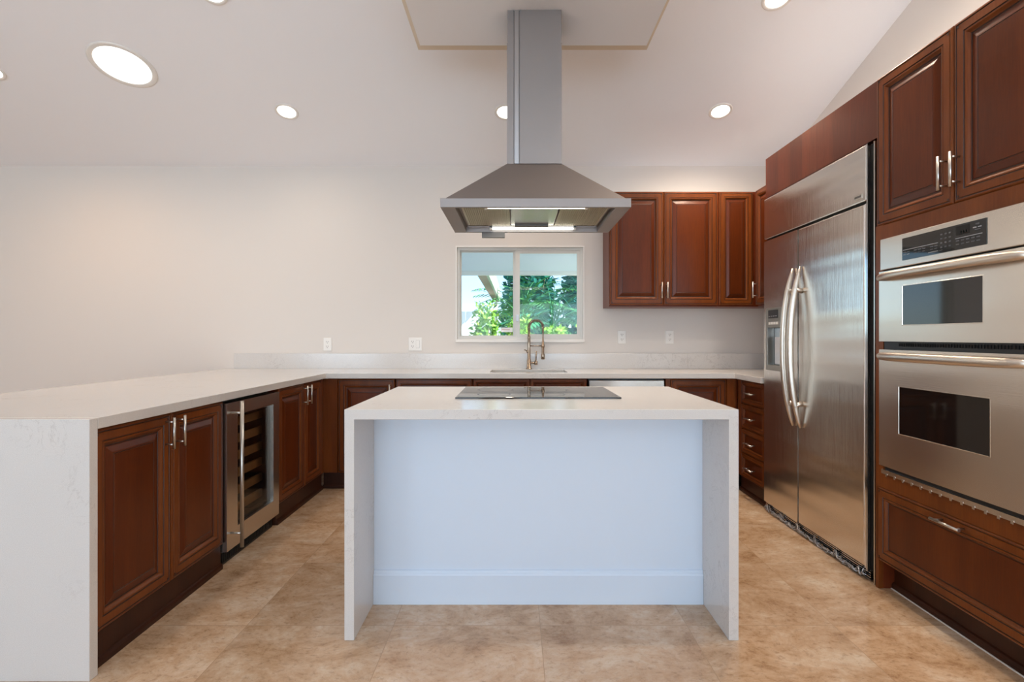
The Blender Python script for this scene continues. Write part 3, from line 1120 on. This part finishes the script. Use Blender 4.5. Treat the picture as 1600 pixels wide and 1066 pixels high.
# underside: three filters, two lamp bars
zf = .020
for k in range(3):
    fx0 = -hx + .090 + k * .2475
    f_ = MB()
    f_.box(fx0, fx0 + .240, -hd + .095, hd - .115, zf, zf + .012, M['filter'] if k != 1 else M['steel'])
    if k != 1:
        for j in range(22):
            u = fx0 + .012 + j * .0102
            f_.box(u, u + .0045, -hd + .105, hd - .125, zf - .004, zf, M['filter'])
    f_.build('grease_filter', None, cno, .002)
MB().box(-.10, .09, hd - .15, hd - .128, zf - .012, zf - .0005, M['hoodgrey']).build('filter_latch', None, cno)
for yy in (-hd + .060, hd - .062):
    lb = MB().box(-hx + .085, hx - .085, yy - .028, yy + .028, .022, .034, M['chrome']).build('lamp_bar', None, c)
    MB().tube([(-hx + .225, yy, .012), (hx - .215, yy, .012)], .0065, 12, M['tube']).build('lamp_tube', None, lb)
    for x_ in (-hx + .217, hx - .207):
        MB().tube([(x_ - .008, yy, .012), (x_ + .008, yy, .012)], .010, 10, M['plate']).build('lamp_socket', None, lb)
MB().box(-.295, -.160, hd - .028, hd - .006, -.034, -.0005, M['hoodgrey']).build('control_box', None, c, .002)
add_light('hood_light', 'AREA', (0, 0, -.003), 5, (1.0, .97, .86), c, (0, 0, 0), shape='RECTANGLE', size=.6, size_y=.4)

# ------------------------------------------------------------------ recessed lights
tilt = math.atan(.3)


def downlight(x, y, label, r=.068, big=False, power=DL_POWER, col=WARM):
    o = empty('skylight_tube' if big else 'downlight', (x, y, ceil_h(y) - .0005), 0, label, 'skylight' if big else 'ceiling light', None)
    o.rotation_euler = (-tilt, 0, 0)
    rim = 1.30 if not big else 1.22
    MB().lathe([(r * rim, 0), (r * rim, -.004), (r * (rim - .06), -.008), (r * 1.04, -.006), (r, -.003), (r, 0)], (0, 0, 0), 48, M['trim']).build('trim_ring', None, o)
    MB().lathe([(.0005, -.0045), (r * .6, -.004), (r * 1.0, -.003)], (0, 0, 0), 48, M['daylens'] if big else M['lens']).build('lens', None, o)
    add_light('lamp', 'SPOT', (0, 0, -.03), power, col, o, (tilt, 0, 0), spot_size=math.radians(156), spot_blend=1.0, shadow_soft_size=r)
    return o


downlight(-1.767, 4.108, 'small round recessed ceiling light above the peninsula, nearer the back wall', power=22)
downlight(-.072, 4.115, 'small round recessed ceiling light half hidden behind the hood chimney', power=30)
downlight(1.586, 4.103, 'small round recessed ceiling light above the wall cabinets, nearer the back wall')
downlight(-1.79, 3.13, 'round recessed ceiling light cut by the photo top edge, left of the hood', power=26)
downlight(1.565, 3.17, 'round recessed ceiling light cut by the photo top edge, right of the hood')
downlight(-3.67, 3.71, 'recessed ceiling light barely showing at the left photo edge', power=80, col=(1, .64, .36))
downlight(-2.71, 3.67, 'large round tubular skylight lens in the sloped ceiling', .168, True, 32, (1.0, .93, .85))

for lx, ly, txt in ((-1.79, 2.2, 'unseen recessed ceiling light added over the peninsula end, nearest the camera on that side'), (1.565, 2.2, 'unseen recessed ceiling light added above the oven aisle, nearest the camera'),
                    (-1.79, 1.1, 'unseen recessed ceiling light added just in front of the peninsula waterfall end'), (1.565, 1.1, 'unseen recessed ceiling light added in front of the oven tower, closest to the ridge')):
    downlight(lx, ly, txt, power=22 if lx < 0 else 100)  # unseen lamps added to brighten floor and tower; oven glow suggests one there

# ------------------------------------------------------------------ outside
struct(MB().box(-12, 14, YB + .151, 30, -.2, -.06, M['concrete']).build('floor_patio'))
PY = 8.6
o = empty('patio_roof', (0.9, 6.8, 2.2), 0, 'white patio roof soffit and fascia seen through the window', 'patio roof')
MB().box(-2.2, 3.0, YB + .152 - 6.8, PY - .02 - 6.8, .06, .16, M['soffit']).build('soffit', None, o)
MB().box(-2.2, 3.0, PY - .02 - 6.8, PY + .10 - 6.8, 0, .30, M['stucco']).build('fascia', None, o)
for x in (-2.1, 2.9):
    MB().box(x - .1, x + .1, PY - 6.8 - .12, PY - 6.8 - .03, -2.26, .06, M['stucco']).build('post', None, o)
o = empty('walkway_canopy', (-.6, 13, -.06), 0, 'narrow brown walkway canopy with pale gutter beyond the patio roof', 'canopy')
MB().box(-.08, .08, -4.28, 3.9, 2.36, 2.40, M['brown']).build('soffit_board', None, o)
MB().prism([(.081, 2.36), (.12, 2.38), (.13, 2.50), (.12, 2.78), (.081, 2.78)], -4.28, 3.9, 'y', M['gutter']).build('gutter', None, o)
MB().box(-.08, .08, -4.28, 3.9, 2.401, 2.60, M['gutter']).build('roof_edge', None, o)
MB().box(-.05, .05, 3.6, 3.7, 0, 2.36, M['stucco']).build('post', None, o)
o = empty('garden_fence', (-1.45, 14.0, -.06), 0, 'white upright board fence at the lower left of the window view', 'fence')
fb = MB()
for k in range(6):
    fb.box(-.55 + k * .175, -.39 + k * .175, 0, .025, .05, 1.92, M['stucco'])
fb.box(-.55, .5, .026, .06, .35, .43, M['stucco']); fb.box(-.55, .5, .026, .06, 1.6, 1.68, M['stucco'])
fb.build('boards', None, o)
for x in (-.5, .43):
    MB().box(x - .04, x + .04, .061, .14, 0, 1.9, M['stucco']).build('post', None, o)


def leaf_tri(mb, base, tip, width, up):
    d = (tip - base)
    s_ = d.cross(up)
    if s_.length < 1e-5:
        s_ = Vector((1, 0, 0))
    s_ = s_.normalized() * width
    m_ = base.lerp(tip, .4)
    vs = [mb.bm.verts.new(p) for p in (base, m_ + s_, tip, m_ - s_)]
    mb.bm.faces.new(vs)


def palm(x, y, h, nf, L, label, rngseed, mt, clump=1):
    rg_ = random.Random(rngseed)
    o = empty('palm_tree', (x, y, -.06), 0, label, 'palm tree')
    tr, fo = MB(), MB()
    for s_ in range(clump):
        ox, oy = rg_.uniform(-.35, .35) * (clump > 1), rg_.uniform(-.3, .3) * (clump > 1)
        lean = Vector((rg_.uniform(-.15, .15), rg_.uniform(-.1, .1), 0))
        hh_ = h * rg_.uniform(.8, 1.1)
        pts = [Vector((ox, oy, 0)) + lean * (t * t) * hh_ + Vector((0, 0, t * hh_)) for t in (0, .25, .5, .75, 1)]
        tr.tube(pts, [.055, .05, .045, .04, .035], 10, M['trunk'])
        top = pts[-1]
        for k in range(nf):
            az = 2 * PI * k / nf + rg_.uniform(-.25, .25)
            el = rg_.uniform(.25, 1.25)
            L_ = L * rg_.uniform(.8, 1.1)
            hor = Vector((math.cos(az), math.sin(az), 0))
            spine = []
            p = top.copy()
            d = hor * math.cos(el) + Vector((0, 0, math.sin(el)))
            for j in range(13):
                spine.append(p.copy())
                p += d * (L_ / 12)
                d = (d + Vector((0, 0, -.115))).normalized()
            fo.tube(spine, [.014 - .0009 * j for j in range(13)], 5, mt)
            for j in range(2, 13):
                for half in (0,):
                    a = spine[j] if not half else spine[j].lerp(spine[j + 1], .5)
                    t = (spine[min(j + 1, 12)] - spine[j - 1]).normalized()
                    side = t.cross(Vector((0, 0, 1))).normalized()
                    ll = .50 * L_ * .6 * math.sin(PI * min(1, (j + half + 1.5) / 14.5)) + .06
                    for sg in (-1, 1):
                        tip = a + side * sg * ll * .85 + t * ll * .55 + Vector((0, 0, -.25 * ll))
                        leaf_tri(fo, a, tip, .036, Vector((0, 0, 1)))
    tr.build('trunk', None, o)
    fo.build('foliage', mt, o, normals=False)
    return o


palm(.05, 11.6, 1.5, 12, 1.25, 'bright palm with low fronds behind the window mullion', 1, M['palm'], 1)
palm(.95, 10.9, 1.35, 12, 1.2, 'green palm in the middle of the right window pane', 2, M['palm3'], 1)
palm(1.75, 12.6, 1.9, 12, 1.3, 'bluish palm at the right edge of the window view', 5, M['palm2'], 2)
palm(.55, 14.6, 2.3, 13, 1.6, 'tall palm further back beyond the window, behind the two nearer palms', 8, M['palm'], 2)
palm(2.6, 15.4, 2.3, 12, 1.5, 'dark palm behind the bluish palm near the window frame', 11, M['palm2'], 2)


def shrub(x, y, rx, ry, h, label, seed, mt, nl=900, ls=.10, name='hedge_shrub'):
    rg_ = random.Random(seed)
    o = empty(name, (x, y, -.06), 0, label, 'shrub')
    st_, lf = MB(), MB()
    for k in range(9):
        a = rg_.uniform(0, 2 * PI)
        tip = Vector((math.cos(a) * rx * .7, math.sin(a) * ry * .7, h * rg_.uniform(.6, .95)))
        st_.tube([Vector((tip.x * .1, tip.y * .1, 0)), tip * .5 + Vector((0, 0, .05)), tip], [.02, .014, .006], 6, M['trunk'])
    for k in range(nl):
        a, z = rg_.uniform(0, 2 * PI), rg_.uniform(.03, 1)
        rr_ = (rg_.uniform(.4, 1)) * (1 - .35 * z ** 3)
        p = Vector((math.cos(a) * rx * rr_, math.sin(a) * ry * rr_, z * h * rg_.uniform(.9, 1.05)))
        dv = Vector((rg_.gauss(0, 1), rg_.gauss(0, 1), rg_.gauss(.3, .8))).normalized()
        up = Vector((rg_.gauss(0, 1), rg_.gauss(0, 1), rg_.gauss(0, 1)))
        leaf_tri(lf, p, p + dv * ls * rg_.uniform(.7, 1.3), ls * .28, up)
    st_.build('stem', None, o)
    lf.build('foliage', mt, o, normals=False)
    return o


shrub(-.56, 10.0, .30, .3, 1.82, 'yellow-green shrub beside the white wing in the left window pane', 21, M['hedge'], 1300)
shrub(.08, 9.9, .30, .3, 1.6, 'yellow-green shrub behind the window mullion', 22, M['hedge'], 1100)
shrub(.74, 9.8, .28, .3, 1.42, 'low yellow-green shrub behind the faucet', 23, M['hedge'], 1100)
shrub(1.36, 10.2, .28, .3, 1.40, 'low yellow-green shrub near the right window frame', 24, M['hedge'], 900)
for k, txt in enumerate(('dense tall tree screen behind the window mullion, furthest row', 'dense tall tree behind the middle palms, furthest row', 'dense tall tree at the far end of the garden row')):
    shrub(.5 + k * 2.0, 18.0, .95, .7, 4.2 + .3 * (k % 2), txt, 40 + k, M['palm2'], 2600, .30, 'garden_tree')
